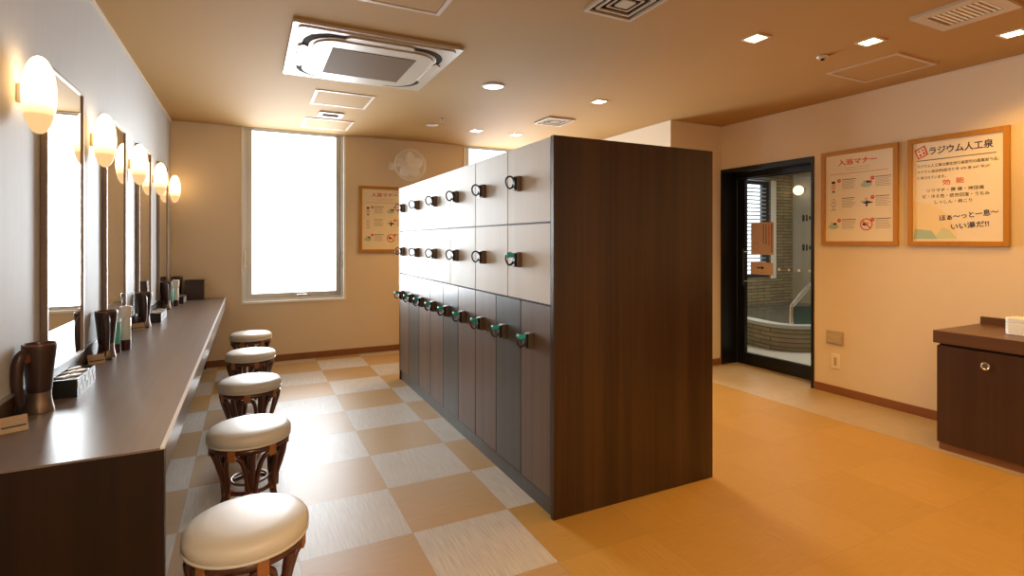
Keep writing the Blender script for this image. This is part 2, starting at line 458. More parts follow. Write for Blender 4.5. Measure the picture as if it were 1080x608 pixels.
# ------------------------------------------------------------------ sliding door to the bath
LX = 4.475                                                   # door leaf plane
door = struct_root('door_1', (XR, (DY0 + DY1) / 2, 0))
dh = (DY1 - DY0) / 2
obj('door_frame', boxes((-.012, .20, -dh + .002, -dh + .022, .001, DZ - .001), (-.012, .20, dh - .022, dh - .002, .001, DZ - .001),
                        (-.012, .20, -dh + .022, dh - .022, DZ - .045, DZ - .001), (.150, .215, -dh + .022, dh - .022, DZ - .09, DZ - .045)), 'blackmetal', door)
lx = LX - XR
leaf = obj('door_leaf', boxes((lx, lx + .04, dh - .115, dh - .023, .006, DZ - .05), (lx, lx + .04, -dh + .023, -dh + .045, .006, DZ - .05),
                              (lx, lx + .04, -dh + .045, dh - .115, .006, .125), (lx, lx + .04, -dh + .045, dh - .115, 1.865, DZ - .05)), 'blackmetal', door)
obj('glass_pane', bx(lx + .016, lx + .022, -dh + .045, dh - .115, .125, 1.865), 'glass', leaf)
def handle(bm):
    y = dh - .135
    tube(bm, [(lx - .045, y, .80), (lx - .045, y, 1.175)], .011, 12)
    for z in (.84, 1.135): tube(bm, [(lx - .045, y, z), (lx + .018, y, z)], .007, 10)
obj('door_handle', handle, 'black', leaf, True)
for k in range(4):
    y = 3.037 - (DY0 + DY1) / 2 + k * .1007
    R = Matrix.Rotation(-PI / 2, 4, 'Y')
    obj('safety_dot', lambda bm: lathe(bm, [(0, 0), (.013, 0), (.013, .001), (0, .001)], 18, rot=Matrix.Translation((lx + .015, y, .977)) @ R), 'white_trim', leaf)

def ctext(name, body, mname, parent, cx, cy, z, width=None, height=None, rot=0.0, bold=.012):
    """flat lettering, centred at (cx, cy) of the parent's face, fitted to width and/or height"""
    cu = bpy.data.curves.new(name, 'FONT'); cu.body = body; cu.size = 1.0
    cu.align_x = 'LEFT'; cu.resolution_u = 3; cu.offset = bold
    t = bpy.data.objects.new(name, cu); COL.objects.link(t)
    bpy.context.view_layer.update()
    dg = bpy.context.evaluated_depsgraph_get()
    me = bpy.data.meshes.new_from_object(t.evaluated_get(dg))
    bpy.data.objects.remove(t); bpy.data.curves.remove(cu)
    xs = [v.co.x for v in me.vertices]; ys = [v.co.y for v in me.vertices]
    if not xs: return None
    x0, x1, y0, y1 = min(xs), max(xs), min(ys), max(ys)
    sx = width / (x1 - x0) if width else None
    sy = height / (y1 - y0) if height else sx
    if sx is None: sx = sy
    c, s = math.cos(rot), math.sin(rot)
    for v in me.vertices:
        x = (v.co.x - (x0 + x1) / 2) * sx; y = (v.co.y - (y0 + y1) / 2) * sy
        v.co = (cx + x * c - y * s, cy + x * s + y * c, z)
    me.materials.clear(); me.materials.append(M[mname]); me.name = name
    o = bpy.data.objects.new(name, me); COL.objects.link(o); o.parent = parent
    return o

def flats(name, parent, shapes, mats):
    """flat printed shapes: ('r', x0,x1,y0,y1,z,m) / ('e', cx,cy,rx,ry,z,m) / ('o', cx,cy,r,w,z,m) / ('p', pts, z, m)"""
    bm = bmesh.new()
    for s in shapes:
        k = s[0]; mi = s[-1]; z = s[-2]
        if k == 'r': ps = [(s[1], s[3]), (s[2], s[3]), (s[2], s[4]), (s[1], s[4])]
        elif k == 'e': ps = [(s[1] + s[3] * math.cos(a * PI / 12), s[2] + s[4] * math.sin(a * PI / 12)) for a in range(24)]
        elif k == 'p': ps = s[1]
        if k == 'o':
            a_ = [[bm.verts.new((s[1] + r * math.cos(a * PI / 14), s[2] + r * math.sin(a * PI / 14), z)) for a in range(28)] for r in (s[3], s[3] - s[4])]
            for i in range(28):
                f = bm.faces.new((a_[0][i], a_[0][(i + 1) % 28], a_[1][(i + 1) % 28], a_[1][i])); f.material_index = mi
        else:
            f = bm.faces.new([bm.verts.new((x, y, z)) for x, y in ps]); f.material_index = mi
    me = bpy.data.meshes.new(name); bm.to_mesh(me); bm.free()
    for q in mats: me.materials.append(M[q])
    o = bpy.data.objects.new(name, me); COL.objects.link(o); o.parent = parent
    return o

FACE_R = Matrix(((0, 0, -1), (-1, 0, 0), (0, 1, 0))).to_4x4()     # face looks to -X
FACE_B = Matrix(((1, 0, 0), (0, 0, -1), (0, 1, 0))).to_4x4()      # face looks to -Y

def poster_base(label, mtx, w, h, fw=.033):
    t = thing('framed_poster', label, 'poster', matrix=mtx)
    obj('frame', boxes((-w / 2, -w / 2 + fw, 0, h, .001, .022), (w / 2 - fw, w / 2, 0, h, .001, .022),
                       (-w / 2 + fw, w / 2 - fw, 0, fw, .001, .022), (-w / 2 + fw, w / 2 - fw, h - fw, h, .001, .022)), 'oak', t, bevel=.002)
    obj('printed_sheet', bx(-w / 2 + fw, w / 2 - fw, fw, h - fw, .001, .010), 'paper', t)
    return t

def manner_poster(label, mtx, w=.58, h=.76):
    t = poster_base(label, mtx, w, h)
    X = lambda f: (f - .5) * w
    Y = lambda f: h * (1 - f)
    z = .0105
    ctext('title_lettering', '入浴マナー', 'ink_red', t, X(.49), Y(.128), z, width=.51 * w, height=.062 * h, bold=.03)
    flats('rule_line', t, [('r', X(.12), X(.88), Y(.249), Y(.243), z, 0)], ['ink_pink'])
    flats('subtitle_lines', t, [('r', X(.33), X(.66), Y(.190), Y(.187), z, 0), ('r', X(.35), X(.64), Y(.214), Y(.211), z, 0)], ['ink_grey'])
    mats = ['ink_red', 'ink_teal', 'ink_skin', 'ink_black', 'ink_grey', 'ink_navy', 'paper']
    for r, fy in enumerate((.365, .56, .785)):
        for c, fx in enumerate((.17, .61)):
            sh = []
            x, y = X(fx), Y(fy)
            if (r, c) == (2, 1):
                sh += [('e', x - .012, y + .002, .018, .012, z, 3), ('e', x + .012, y + .008, .014, .010, z, 2), ('o', x, y, .047, .008, z + .0004, 0),
                       ('p', [(x - .036, y + .028), (x - .030, y + .034), (x + .036, y - .028), (x + .030, y - .034)], z + .0006, 0)]
            elif (r, c) == (0, 0):
                sh += [('r', x - .018, x + .018, y - .03, y + .012, z, 2), ('e', x, y + .026, .016, .012, z + .0002, 3), ('r', x - .012, x + .012, y - .055, y - .042, z, 3), ('r', x - .006, x + .006, y - .045, y - .025, z + .0001, 2)]
            elif (r, c) == (1, 0):
                sh += [('e', x, y + .028, .014, .014, z, 4), ('e', x, y + .028, .010, .010, z + .0002, 6), ('r', x - .018, x + .018, y - .018, y + .010, z, 4),
                       ('r', x - .014, x + .014, y - .014, y + .006, z + .0002, 6), ('r', x - .022, x + .022, y - .052, y - .046, z, 4), ('r', x - .003, x + .003, y - .049, y - .015, z + .0001, 4)]
            elif (r, c) == (1, 1):
                sh += [('e', x, y, .028, .012, z, 5), ('e', x - .026, y + .006, .020, .007, z + .0002, 1), ('e', x + .026, y - .002, .022, .006, z + .0002, 3),
                       ('e', x, y + .026, .014, .011, z, 2), ('r', x - .004, x + .010, y - .032, y - .010, z, 5)]
            else:
                sh += [('e', x, y - .012, .042, .020, z, 1), ('e', x - .014, y + .014, .011, .010, z + .0002, 2), ('e', x + .012, y + .010, .016, .009, z + .0002, 3)]
                if c: sh += [('e', x + .032, y + .008, .010, .012, z + .0002, 0)]
            if (r, c) != (1, 0):
                flats('warning_badge', t, [('e', x + .046, y + .036, .015, .015, z + .0008, 0), ('r', x + .038, x + .054, y + .035, y + .039, z + .001, 1)], ['ink_red', 'paper'])
            flats('pictogram', t, sh, mats)
            tx0, tx1 = (X(.285), X(.475)) if c == 0 else (X(.725), X(.915))
            ln = [('r', tx0, tx1 - .012 * (r % 2), y + .040, y + .045, z, 1)]
            ln += [('r', tx0, tx1 - random.random() * .03, y + .027 - .0115 * k, y + .0305 - .0115 * k, z, 0) for k in range(6)]
            flats('caption_lines', t, ln, ['ink_grey', 'ink_black'])
    return t

def at(face, x, y, z): return Matrix.Translation((x, y, z)) @ face
manner_poster('oak-framed bath manners poster beside the black glass door', at(FACE_R, XR, 2.488, 1.212), .58, .762)
manner_poster('oak-framed bath manners poster on the window wall, partly hidden by the lockers', at(FACE_B, 1.372, YB, 1.118), .58, .74)

pb = poster_base('oak-framed radium spring poster with navy title above the wall sockets\' right', at(FACE_R, XR, 1.850, 1.212), .575, .763)
pb['label'] = 'oak-framed radium spring poster with navy title and orange sun, nearer the cabinet'
def radium(t, w=.575, h=.763):
    X = lambda f: (f - .5) * w
    Y = lambda f: h * (1 - f)
    z = .0105
    ctext('title_lettering', 'ラジウム人工泉', 'ink_navy', t, X(.545), Y(.128), z, width=.62 * w, height=.075 * h, bold=.025)
    st = [('p', [(X(.075), Y(0.107)), (X(.185), Y(0.067)), (X(.225), Y(0.157)), (X(.115), Y(0.197))], z, 0),
          ('p', [(X(.092), Y(0.115)), (X(.175), Y(0.083)), (X(.207), Y(0.150)), (X(.124), Y(0.182))], z + .0003, 1),
          ('e', X(.125), Y(0.122), .007, .006, z + .0006, 0), ('e', X(.165), Y(0.112), .008, .005, z + .0006, 0),
          ('e', X(.140), Y(0.157), .008, .008, z + .0006, 0), ('e', X(.180), Y(0.140), .008, .008, z + .0006, 0)]
    flats('red_seal_stamp', t, st, ['ink_red', 'paper'])
    flats('rule_line', t, [('r', X(.10), X(.88), Y(.213), Y(.206), z, 0)], ['ink_black'])
    for k, (s, wd) in enumerate((('ラジウム人工泉は厚生労働省認可の医薬部外品、', .80), ('ラジウム温浴剤(認可番号 470 第 647 号)が', .72), ('使用されています。', .30))):
        ctext('paragraph_lettering', s, 'ink_black', t, X(.105 + wd / 2), Y(.262 + .054 * k), z, width=wd * w, height=.030 * h)
    ctext('heading_lettering', '効', 'ink_red', t, X(.41), Y(.425), z, width=.08 * w, height=.050 * h)
    ctext('heading_lettering', '能', 'ink_red', t, X(.545), Y(.417), z, width=.08 * w, height=.050 * h)
    for k, (s, wd, cx) in enumerate((('リウマチ・腰 痛・神経痛', .56, .49), ('ぢ・冷え性・疲労回復・うちみ', .66, .49), ('しっしん・肩こり', .37, .475))):
        ctext('list_lettering', s, 'ink_black', t, X(cx), Y(.492 + .053 * k), z, width=wd * w, height=.034 * h)
    sun = [(X(.06), Y(.935))] + [(X(.06) + .26 * math.cos(a) + .0, Y(.935) + .265 * math.sin(a)) for a in [PI / 2 * k / 16 for k in range(17)]] + [(X(.06), Y(.935) + .265)]
    flats('sun_print', t, [('p', sun, z - .0002, 0)], ['ink_sun'])
    flats('hill_print', t, [('p', [(X(.28), Y(.935)), (X(.37), Y(.83)), (X(.44), Y(.85)), (X(.52), Y(.935))], z, 0),
                            ('p', [(X(.06), Y(.935)), (X(.08), Y(.84)), (X(.26), Y(.86)), (X(.32), Y(.935))], z + .0002, 1)], ['ink_green', 'ink_teal'])
    ctext('slogan_lettering', 'ほぁ〜っと一息〜', 'ink_navy', t, X(.62), Y(.725), z + .0004, width=.56 * w, height=.055 * h, bold=.02, rot=.10)
    ctext('slogan_lettering', 'いい湯だ!!', 'ink_navy', t, X(.635), Y(.815), z + .0004, width=.36 * w, height=.055 * h, bold=.02, rot=.09)
radium(pb)

# notices taped on the door glass (face to -X)
def notice(label, y, z0, w, h, arrow=False):
    t = thing('paper_notice', label, 'notice', matrix=at(FACE_R, LX + .0155, y, z0))
    obj('sheet', bx(-w / 2, w / 2, 0, h, .0003, .0012), 'notice', t)
    z = .0016
    if arrow:
        flats('arrow_mark', t, [('r', -.055, .000, h * .50, h * .60, z, 0), ('p', [(-.002, h * .40), (.032, h * .55), (-.002, h * .70)], z, 0)], ['ink_black'])
        flats('text_line', t, [('r', -.06, .055, h * .18, h * .21, z, 0)], ['ink_grey'])
    else:
        for k in range(4):
            sh = []
            x = w / 2 - .022 - k * .030
            y1 = h - .02
            while y1 > h * (.12 if k == 0 else .35):
                d = .008 + random.random() * .010
                sh.append(('r', x - .005, x + .005, y1 - d, y1, z, 0 if k != 1 else 1)); y1 -= d + .005
            flats('vertical_lettering', t, sh, ['ink_black', 'ink_red'])
        flats('drawing', t, [('o', -w * .28, h * .26, .032, .004, z, 0), ('o', -w * .24, h * .36, .018, .004, z, 0)], ['ink_grey'])
notice('salmon paper notice with vertical writing on the door glass, the taller one', 3.525, 1.112, .255, .318)
notice('salmon paper notice with a black arrow, below the taller notice on the door', 3.530, .917, .255, .120, True)

# wall plates
t = thing('wall_outlet', 'beige wall outlet with hinged cover right of the door', 'outlet', matrix=at(FACE_R, XR, 2.672, .405))
obj('cover_plate', bx(-.068, .068, 0, .108, .001, .012, bev=.003), 'plate', t)
obj('flap', bx(-.060, .060, .010, .070, .012, .022, bev=.003), 'plate', t)
t = thing('wall_socket', 'ivory wall socket plate under the beige covered outlet', 'socket', matrix=at(FACE_R, XR, 2.666, .208))
obj('cover_plate', bx(-.035, .035, 0, .118, .001, .008, bev=.003), 'plate2', t)
obj('rocker', bx(-.011, .011, .026, .092, .008, .011, bev=.002), 'plate', t)

# ------------------------------------------------------------------ bath beyond the door
BX1, BY0, BY1 = 7.92, 1.2, 5.65
struct('floor_bath', bx(4.52, BX1 + W, BY0 - W, BY1 + W, -.10, 0), 'bath_floor')
BWX = (6.35, 7.39, .67, 2.18)
struct('wall_bath_back', boxes((4.52, BWX[0], BY1, BY1 + W, 0, 2.5), (BWX[1], BX1 + W, BY1, BY1 + W, 0, 2.5), (BWX[0], BWX[1], BY1, BY1 + W, 0, BWX[2]), (BWX[0], BWX[1], BY1, BY1 + W, BWX[3], 2.5)), 'bath_wall')
struct('wall_bath_right', bx(BX1, BX1 + W, BY0, BY1, 0, 2.5), 'bath_plain')
struct('wall_bath_near', bx(4.52, BX1 + W, BY0 - W, BY0, 0, 2.5), 'bath_wall')
struct('ceiling_bath', bx(4.52, BX1 + W, BY0 - W, BY1 + W, 2.5, 2.6), 'bath_ceil')
r = struct_root('window_3', ((BWX[0] + BWX[1]) / 2, BY1, BWX[2]))
hw = (BWX[1] - BWX[0]) / 2; hh = BWX[3] - BWX[2]
obj('window_frame', boxes((-hw + .002, -hw + .06, .03, .10, .002, hh - .002), (hw - .15, hw - .002, .03, .10, .002, hh - .002), (-hw + .06, hw - .15, .03, .10, .002, .06), (-hw + .06, hw - .15, .03, .10, hh - .05, hh - .002), (-.02, .02, .03, .10, .06, hh - .05)), 'navyframe', r)
obj('window_pane', bx(-hw + .06, hw - .15, .075, .085, .06, hh - .05), 'bathday', r)
obj('window_reveal', bx(hw + .004, hw + .11, -.02, -.001, -.02, hh + .02), 'white_trim', r)
bl = thing('window_blind', 'grey slatted blind on the bath window behind the door glass', 'blind', ((BWX[0] + BWX[1]) / 2, BY1 - .035, BWX[2] + .02))
obj('headrail', bx(-hw + .02, hw - .165, -.02, .02, hh - .016, hh - .02), 'slat', bl)
for k in range(22):
    z = .10 + k * .06
    obj('slat', lambda bm: box(bm, -hw + .02, hw - .165, -.012, .012, z, z + .018), 'slat', bl)

# curved stone tub
P = [(5.65, 5.64), (5.47, 4.95), (5.39, 4.45), (5.34, 4.20), (5.345, 4.03), (5.43, 3.87), (5.61, 3.75), (5.9, 3.63), (6.5, 3.52), (7.915, 3.50)]
Pc = [(v.x, v.y) for v in catmull([(x, y, 0) for x, y in P], 5)]
def offs(path, d):
    out = []
    for i, p in enumerate(path):
        a = Vector(path[max(i - 1, 0)]); b = Vector(path[min(i + 1, len(path) - 1)]); t = (b - a).normalized()
        out.append((p[0] - t.y * d, p[1] + t.x * d))
    return out
inn = offs(Pc, .14)
tub = thing('bath_tub', 'curved stone-clad bath with pale rim seen through the glass door', 'bath', (0, 0, 0))
def strip_wall(bm, a, b, z0, z1):
    n = len(a)
    va = [[bm.verts.new((x, y, z)) for x, y in q] for q, z in ((a, z0), (a, z1), (b, z1), (b, z0))]
    for i in range(n - 1):
        for k in range(4):
            bm.faces.new((va[k][i], va[k][i + 1], va[(k + 1) % 4][i + 1], va[(k + 1) % 4][i]))
    bm.faces.new([va[k][0] for k in range(4)]); bm.faces.new([va[k][-1] for k in range(4)])
obj('stone_side', lambda bm: strip_wall(bm, offs(Pc, .02), inn, .001, .26), 'bath_wall', tub)
obj('rim', lambda bm: strip_wall(bm, Pc, offs(Pc, .16), .26, .30), 'rim', tub, True)
obj('water', lambda bm: prism(bm, offs(Pc, .15) + [(7.915, 5.64)], .20, .255), 'water', tub)
rl = thing('hand_rail', 'steel handrail with tinted glass panel on the bath rim', 'handrail', (5.52, 3.95, .30))
obj('rail_bar', lambda bm: tube(bm, catmull([(0, 0, .0), (0, 0, .19), (.015, -.01, .22), (.10, -.06, .34), (.22, -.13, .49)], 5), .024, 10), 'chrome', rl, True)
obj('glass_screen', lambda bm: prism(bm, [(.01, .0), (.22, -.125), (.22, -.135), (.01, -.010)], .0, .205), 'panel_glass', rl)
obj('end_post', lambda bm: tube(bm, [(.22, -.13, .0), (.22, -.13, .49)], .018, 10), 'chrome', rl, True)
gl = thing('globe_wall_lamp', 'glowing round globe lamp on the bath wall beyond the door', 'lamp', (BX1, 5.47, 2.05))
obj('globe', lambda bm: lathe(bm, [(.078 * math.sin(PI * k / 14), -.078 * math.cos(PI * k / 14)) for k in range(15)], 24, cx=-.11), 'globe', gl, True)
obj('wall_mount', bx(-.03, -.001, -.04, .04, -.04, .04, bev=.005), 'acwhite', gl)
for z, lab in ((1.53, 'small dark plaque on the bath wall under the globe lamp'), (1.06, 'small dark plaque low on the bath wall, below the other plaque')):
    t = thing('wall_plaque', lab, 'plaque', matrix=at(FACE_R, BX1, 5.40, z))
    obj('board', bx(-.09, .09, 0, .16, .001, .012), 'bath_plain', t)
    flats('marks', t, [('r', -.07, -.03, .03, .13, .013, 0), ('r', -.01, .02, .03, .13, .013, 0), ('r', .04, .07, .05, .11, .013, 0)], ['ink_black'])

# ------------------------------------------------------------------ locker block
LX0, LX1, LY0, LY1, LZ = 1.213, 2.190, 2.020, 4.720, 1.722
lk = thing('locker_unit', 'long dark walnut locker block with white upper and brown lower doors', 'lockers', (LX0, LY0, 0))
Lw, Ll = LX1 - LX0, LY1 - LY0
obj('end_panel', bx(.0, Lw, .0, .024, .0, LZ), 'dark', lk)
obj('end_panel', bx(.0, Lw, Ll - .024, Ll, .0, LZ), 'dark', lk)
obj('top_panel', bx(.022, Lw - .022, .024, Ll - .024, LZ - .022, LZ), 'dark', lk)
obj('carcass', bx(.022, Lw - .022, .024, Ll - .024, .075, LZ - .022), 'carcass', lk)
obj('plinth', bx(.012, Lw - .012, .024, Ll - .024, .0, .075), 'lk_grey', lk)
yy0, yy1 = .026, Ll - .026
ZL0, ZL1, ZM, ZT = .082, .956, 1.333, LZ + .001
tones_low = ['lk_brown', 'lk_grey', 'lk_brown', 'lk_brown', 'lk_grey', 'lk_brown', 'lk_brown', 'lk_grey', 'lk_brown']
tones_up = ['lk_cream', 'lk_white', 'lk_white', 'lk_white', 'lk_white', 'lk_white']
tones_mid = ['lk_cream', 'lk_cream', 'lk_white', 'lk_cream', 'lk_white', 'lk_cream']

def make_lock(parent, y, z, side, band):
    """key cylinder plate, key and the wrist coil hanging off it; side -1 = door faces -X"""
    x = 0 if side < 0 else Lw
    s = side
    X2 = lambda d: (x + s * d - .0 if s > 0 else x - d)
    def rng(a, b): return (min(X2(a), X2(b)), max(X2(a), X2(b)))
    lockp = obj('lock', bx(*rng(0, .027), y - .020, y + .020, z - .038, z + .038, bev=.003), 'bronze', parent)
    obj('lock_body', bx(*rng(.027, .040), y - .015, y + .015, z - .034, z + .034, bev=.003), 'black', lockp)
    def coil(bm):
        n = 26
        tube(bm, [(X2(.058 + .022 * math.cos(2 * PI * k / n)), y + .004 * math.sin(4 * PI * k / n), z + .004 + .030 * math.sin(2 * PI * k / n)) for k in range(n)], .0045, 8, True)
    obj('wrist_band', coil, 'black', lockp, True)
    if band:
        def tg(bm):
            box(bm, *rng(.040, .078), y - .015, y + .015, z + .012, z + .034, bev=.005)
        obj('key_tag', tg, 'teal', lockp)

def door_row(n, z0, z1, tones, side, lockz, lockoff, bands):
    pitch = (yy1 - yy0) / n; g = .0045
    for i in range(n):
        a = yy0 + pitch * i + g; b = yy0 + pitch * (i + 1) - g
        x0, x1 = (.0015, .021) if side < 0 else (Lw - .021, Lw - .0015)
        d = obj('door', bx(x0, x1, a, b, z0 + g, z1 - g), tones[i], lk)
        if side < 0: make_lock(d, b - lockoff, lockz, side, bands(i))
        else: make_lock(d, a + lockoff, lockz, side, False)
for sd in (-1, 1):
    door_row(9, ZL0, ZL1, tones_low, sd, .772, .115, lambda i: True)
    door_row(6, ZL1, ZM, tones_mid, sd, 1.155, .140, lambda i: i == 0)
    door_row(6, ZM, ZT, tones_up, sd, 1.534, .140, lambda i: False)

# ------------------------------------------------------------------ vanity counter
CX, CY0, CZ = -.208, 1.712, .685
ct = thing('vanity_counter', 'long dark brown vanity counter along the mirror wall', 'counter', (XL, CY0, 0))
cw, cl = CX - XL, YB - CY0 - .002
obj('worktop', bx(.002, cw - .010, .0, cl, CZ - .006, CZ), 'counter', ct)
obj('worktop_core', bx(.004, cw - .010, .030, cl, CZ - .030, CZ - .006), 'dark', ct)
obj('front_edge', bx(cw - .010, cw, .031, cl, CZ - .085, CZ - .0005), 'counter_edge', ct)
obj('edge_strip', bx(cw - .0095, cw + .0012, .0, cl, CZ - .0045, CZ + .0012), 'edge_alu', ct)
obj('end_panel', bx(.014, cw - .0005, .0005, .0298, .0, CZ - .0062), 'dark_end', ct)
obj('support_panel', bx(.014, .30, cl - .05, cl - .014, .0, CZ - .030), 'dark', ct)
obj('under_rail', bx(.002, .022, .030, cl, CZ - .13, CZ - .030), 'dark', ct)
us = struct_root('trim_6', (XL, CY0, CZ))
obj('upstand', bx(.0, .010, .0, cl, .0, .075), 'dark', us)
obj('upstand_cap', bx(.0, .013, .0, cl, .075, .083), 'alu', us)

# ------------------------------------------------------------------ mirrors and egg lamps
MY0, MP, MW = 2.455, .890, .475
MZ0, MZ1 = .762, 1.897
mr = thing('wall_mirror', 'm', 'mirror', (XL, MY0, MZ0), group='mirrors above the vanity counter')
mh = MZ1 - MZ0
obj('mirror_glass', bx(.002, .016, .012, MW - .012, .008, mh - .012), 'mirror', mr)
obj('mirror_frame', boxes((.002, .022, 0, .012, 0, mh), (.002, .022, MW - .012, MW, 0, mh), (.002, .022, .012, MW - .012, mh - .012, mh), (.002, .022, .012, MW - .012, 0, .008)), 'mframe', mr)
ordn = ['nearest the viewer, reflecting the bright window', 'second from the front, behind the second dryer', 'third from the front', 'nearest the window wall']
mr['label'] = 'tall slim-framed wall mirror ' + ordn[0]
for k in range(1, 4):
    dup(mr, (XL, MY0 + MP * k, MZ0), 0, 'tall slim-framed wall mirror ' + ordn[k])

lp = thing('wall_lamp', 'l', 'lamp', (XL, 2.250, 1.730), group='egg lamps between the mirrors')
obj('opal_shade', lambda bm: lathe(bm, [(.050 * math.sin(PI * k / 20) ** .9, -.128 * math.cos(PI * k / 20)) for k in range(21)], 28, cx=.055, sx=.9, sy=1.05), 'lamp', lp, True)
obj('backplate', bx(.001, .012, -.014, .014, -.03, .03, bev=.002), 'acwhite', lp)
lamp_lab = ['nearest the viewer, largest in the photo', 'between the first and second mirrors', 'between the second and third mirrors', 'between the third and fourth mirrors', 'at the far end by the window wall']
lp['label'] = 'glowing egg-shaped wall lamp ' + lamp_lab[0]
for k in range(1, 5):
    dup(lp, (XL, 2.250 + .886 * k, 1.730), 0, 'glowing egg-shaped wall lamp ' + lamp_lab[k])

# ------------------------------------------------------------------ stools
def make_stool(loc):
    st = thing('rattan_stool', 's', 'stool', loc, 0, 'rattan stools along the counter')
    prof = [(0, .352), (.150, .350), (.166, .353), (.172, .362), (.175, .376), (.174, .388), (.166, .400), (.150, .408), (.110, .414), (.05, .417), (0, .418)]
    seat = obj('seat', lambda bm: lathe(bm, prof, 48), 'seat', st, True)
    obj('piping', lambda bm: tube(bm, [(.171 * math.cos(2 * PI * k / 48), .171 * math.sin(2 * PI * k / 48), .355) for k in range(48)], .0042, 8, True), 'seat', seat, True)
    obj('top_ring', lambda bm: tube(bm, [(.152 * math.cos(2 * PI * k / 40), .152 * math.sin(2 * PI * k / 40), .336) for k in range(40)], .014, 10, True), 'cane', st, True)
    obj('waist_ring', lambda bm: tube(bm, [(.098 * math.cos(2 * PI * k / 36), .098 * math.sin(2 * PI * k / 36), .135) for k in range(36)], .0095, 10, True), 'cane', st, True)
    obj('inner_ring', lambda bm: tube(bm, [(.075 * math.cos(2 * PI * k / 36), .075 * math.sin(2 * PI * k / 36), .165) for k in range(36)], .0065, 10, True), 'nozzle', st, True)
    n = 6
    for k in range(n):
        a = 2 * PI * k / n + .25
        def pol(r, da, z): return (r * math.cos(a + da), r * math.sin(a + da), z)
        lg = obj('leg', lambda bm: tube(bm, catmull([pol(.158, 0, .330), pol(.150, 0, .280), pol(.122, 0, .195), pol(.108, 0, .140), pol(.116, 0, .07), pol(.134, 0, .0)], 5), .0125, 10), 'cane', st, True)
        obj('leg_binding', lambda bm: tube(bm, [pol(.104, -.18, .137), pol(.107, -.06, .137), pol(.107, .06, .137), pol(.104, .18, .137)], .0165, 10), 'bind', lg, True)
        h = PI / n
        ar = obj('arch', lambda bm: tube(bm, catmull([pol(.116, .10, .13), pol(.118, .16, .19), pol(.134, .22, .255), pol(.147, .33, .300), pol(.154, h, .314), pol(.147, 2 * h - .33, .300), pol(.134, 2 * h - .22, .255), pol(.118, 2 * h - .16, .19), pol(.116, 2 * h - .10, .13)], 5), .0105, 10), 'cane', st, True)
        obj('arch_binding', lambda bm: box(bm, -.011, .011, -.017, .017, .300, .350, bev=.004), 'bind', ar).matrix_local = Matrix.Rotation(a + h, 4, 'Z') @ Matrix.Translation((.155, 0, 0))
    return st
st0 = make_stool((-.005, 1.800, 0))
slab = ['nearest the viewer', 'second from the front', 'middle of the row of five', 'fourth from the front', 'farthest, by the window wall']
st0['label'] = 'round cream-seated dark rattan stool ' + slab[0]
for k in range(1, 5):
    dup(st0, (-.003 + .004 * k, 1.800 + .898 * k, 0), .35 * k, 'round cream-seated dark rattan stool ' + slab[k])

# ------------------------------------------------------------------ things on the counter
def make_dryer(loc, rz):
    d = thing('hair_dryer', 'd', 'hair dryer', loc, rz, 'hair dryers standing on the counter')
    obj('nozzle', lambda bm: lathe(bm, [(0, .0), (.050, .0), (.051, .004), (.044, .030), (.040, .056), (.041, .070), (.036, .072), (0, .072)], 32), 'nozzle', d, True)
    b = obj('barrel', lambda bm: lathe(bm, [(0, .070), (.040, .070), (.043, .085), (.050, .150), (.057, .205), (.059, .222), (.057, .230), (.050, .231), (.047, .224), (0, .222)], 36), 'dryer', d, True)
    obj('rim', lambda bm: tube(bm, [(.0545 * math.cos(2 * PI * k / 36), .0545 * math.sin(2 * PI * k / 36), .2295) for k in range(36)], .0042, 8, True), 'dryer_rim', b, True)
    obj('intake_grille', lambda bm: [tube(bm, [(r * math.cos(2 * PI * k / 30), r * math.sin(2 * PI * k / 30), .2235) for k in range(30)], .0022, 6, True) for r in (.012, .022, .032, .042)], 'dryer_rim', b, True)
    # handle folded down along the barrel (local -x)
    def hd(bm):
        pts = catmull([(-.045, 0, .205), (-.070, 0, .200), (-.086, 0, .170), (-.088, 0, .110), (-.082, 0, .045)], 5)
        tube(bm, pts, [.017 + .004 * math.sin(PI * i / (len(pts) - 1)) for i in range(len(pts))], 14)
    h = obj('handle', hd, 'dryer', d, True)
    obj('hinge', lambda bm: tube(bm, [(-.062, -.019, .190), (-.062, .019, .190)], .014, 12), 'dryer_rim', h, True)
    def cord(bm):
        tube(bm, catmull([(-.082, 0, .045), (-.085, .005, .018), (-.10, .02, .006), (-.13, .005, .006), (-.115, -.03, .006), (-.075, -.02, .006)], 5), .004, 8)
    c = obj('cord', cord, 'black', d, True)
    for ch in d.children_recursive:
        ch.data.transform(Matrix.Diagonal((.78, .78, .97, 1)))
    return d
def tag_card(loc, rz, label):
    t = thing('card_sign', label, 'card', loc, rz, 'kraft cards beside the dryers')
    R = Matrix.Rotation(-.5, 4, 'X')
    def card(bm):
        box(bm, -.032, .032, -.001, .001, 0, .048); bmesh.ops.transform(bm, matrix=R, verts=bm.verts)
    obj('card', card, 'kraft', t)
    def stand(bm): box(bm, -.030, .030, .006, .060, 0, .018, bev=.004)
    obj('holder', stand, 'black', t)
    def txt(bm):
        for k in range(3): box(bm, -.022, .012 + .004 * k, -.0016, -.001, .012 + .010 * k, .014 + .010 * k)
        bmesh.ops.transform(bm, matrix=R, verts=bm.verts)
    obj('text_lines', txt, 'ink_grey', t)
dr = make_dryer((-.620, 2.252, CZ), .95)
dr['label'] = 'dark brown hair dryer standing on its nozzle, nearest the viewer'
dl = ['second along the counter', 'third along the counter', 'fourth along the counter', 'farthest, before the black caddy']
for k, (x, y, rz) in enumerate([(-.620, 3.160, 1.75), (-.620, 4.180, 1.75), (-.620, 5.200, 1.75), (-.612, 5.865, 1.0)]):
    dup(dr, (x, y, CZ), rz, 'dark brown upright hair dryer, ' + dl[k])
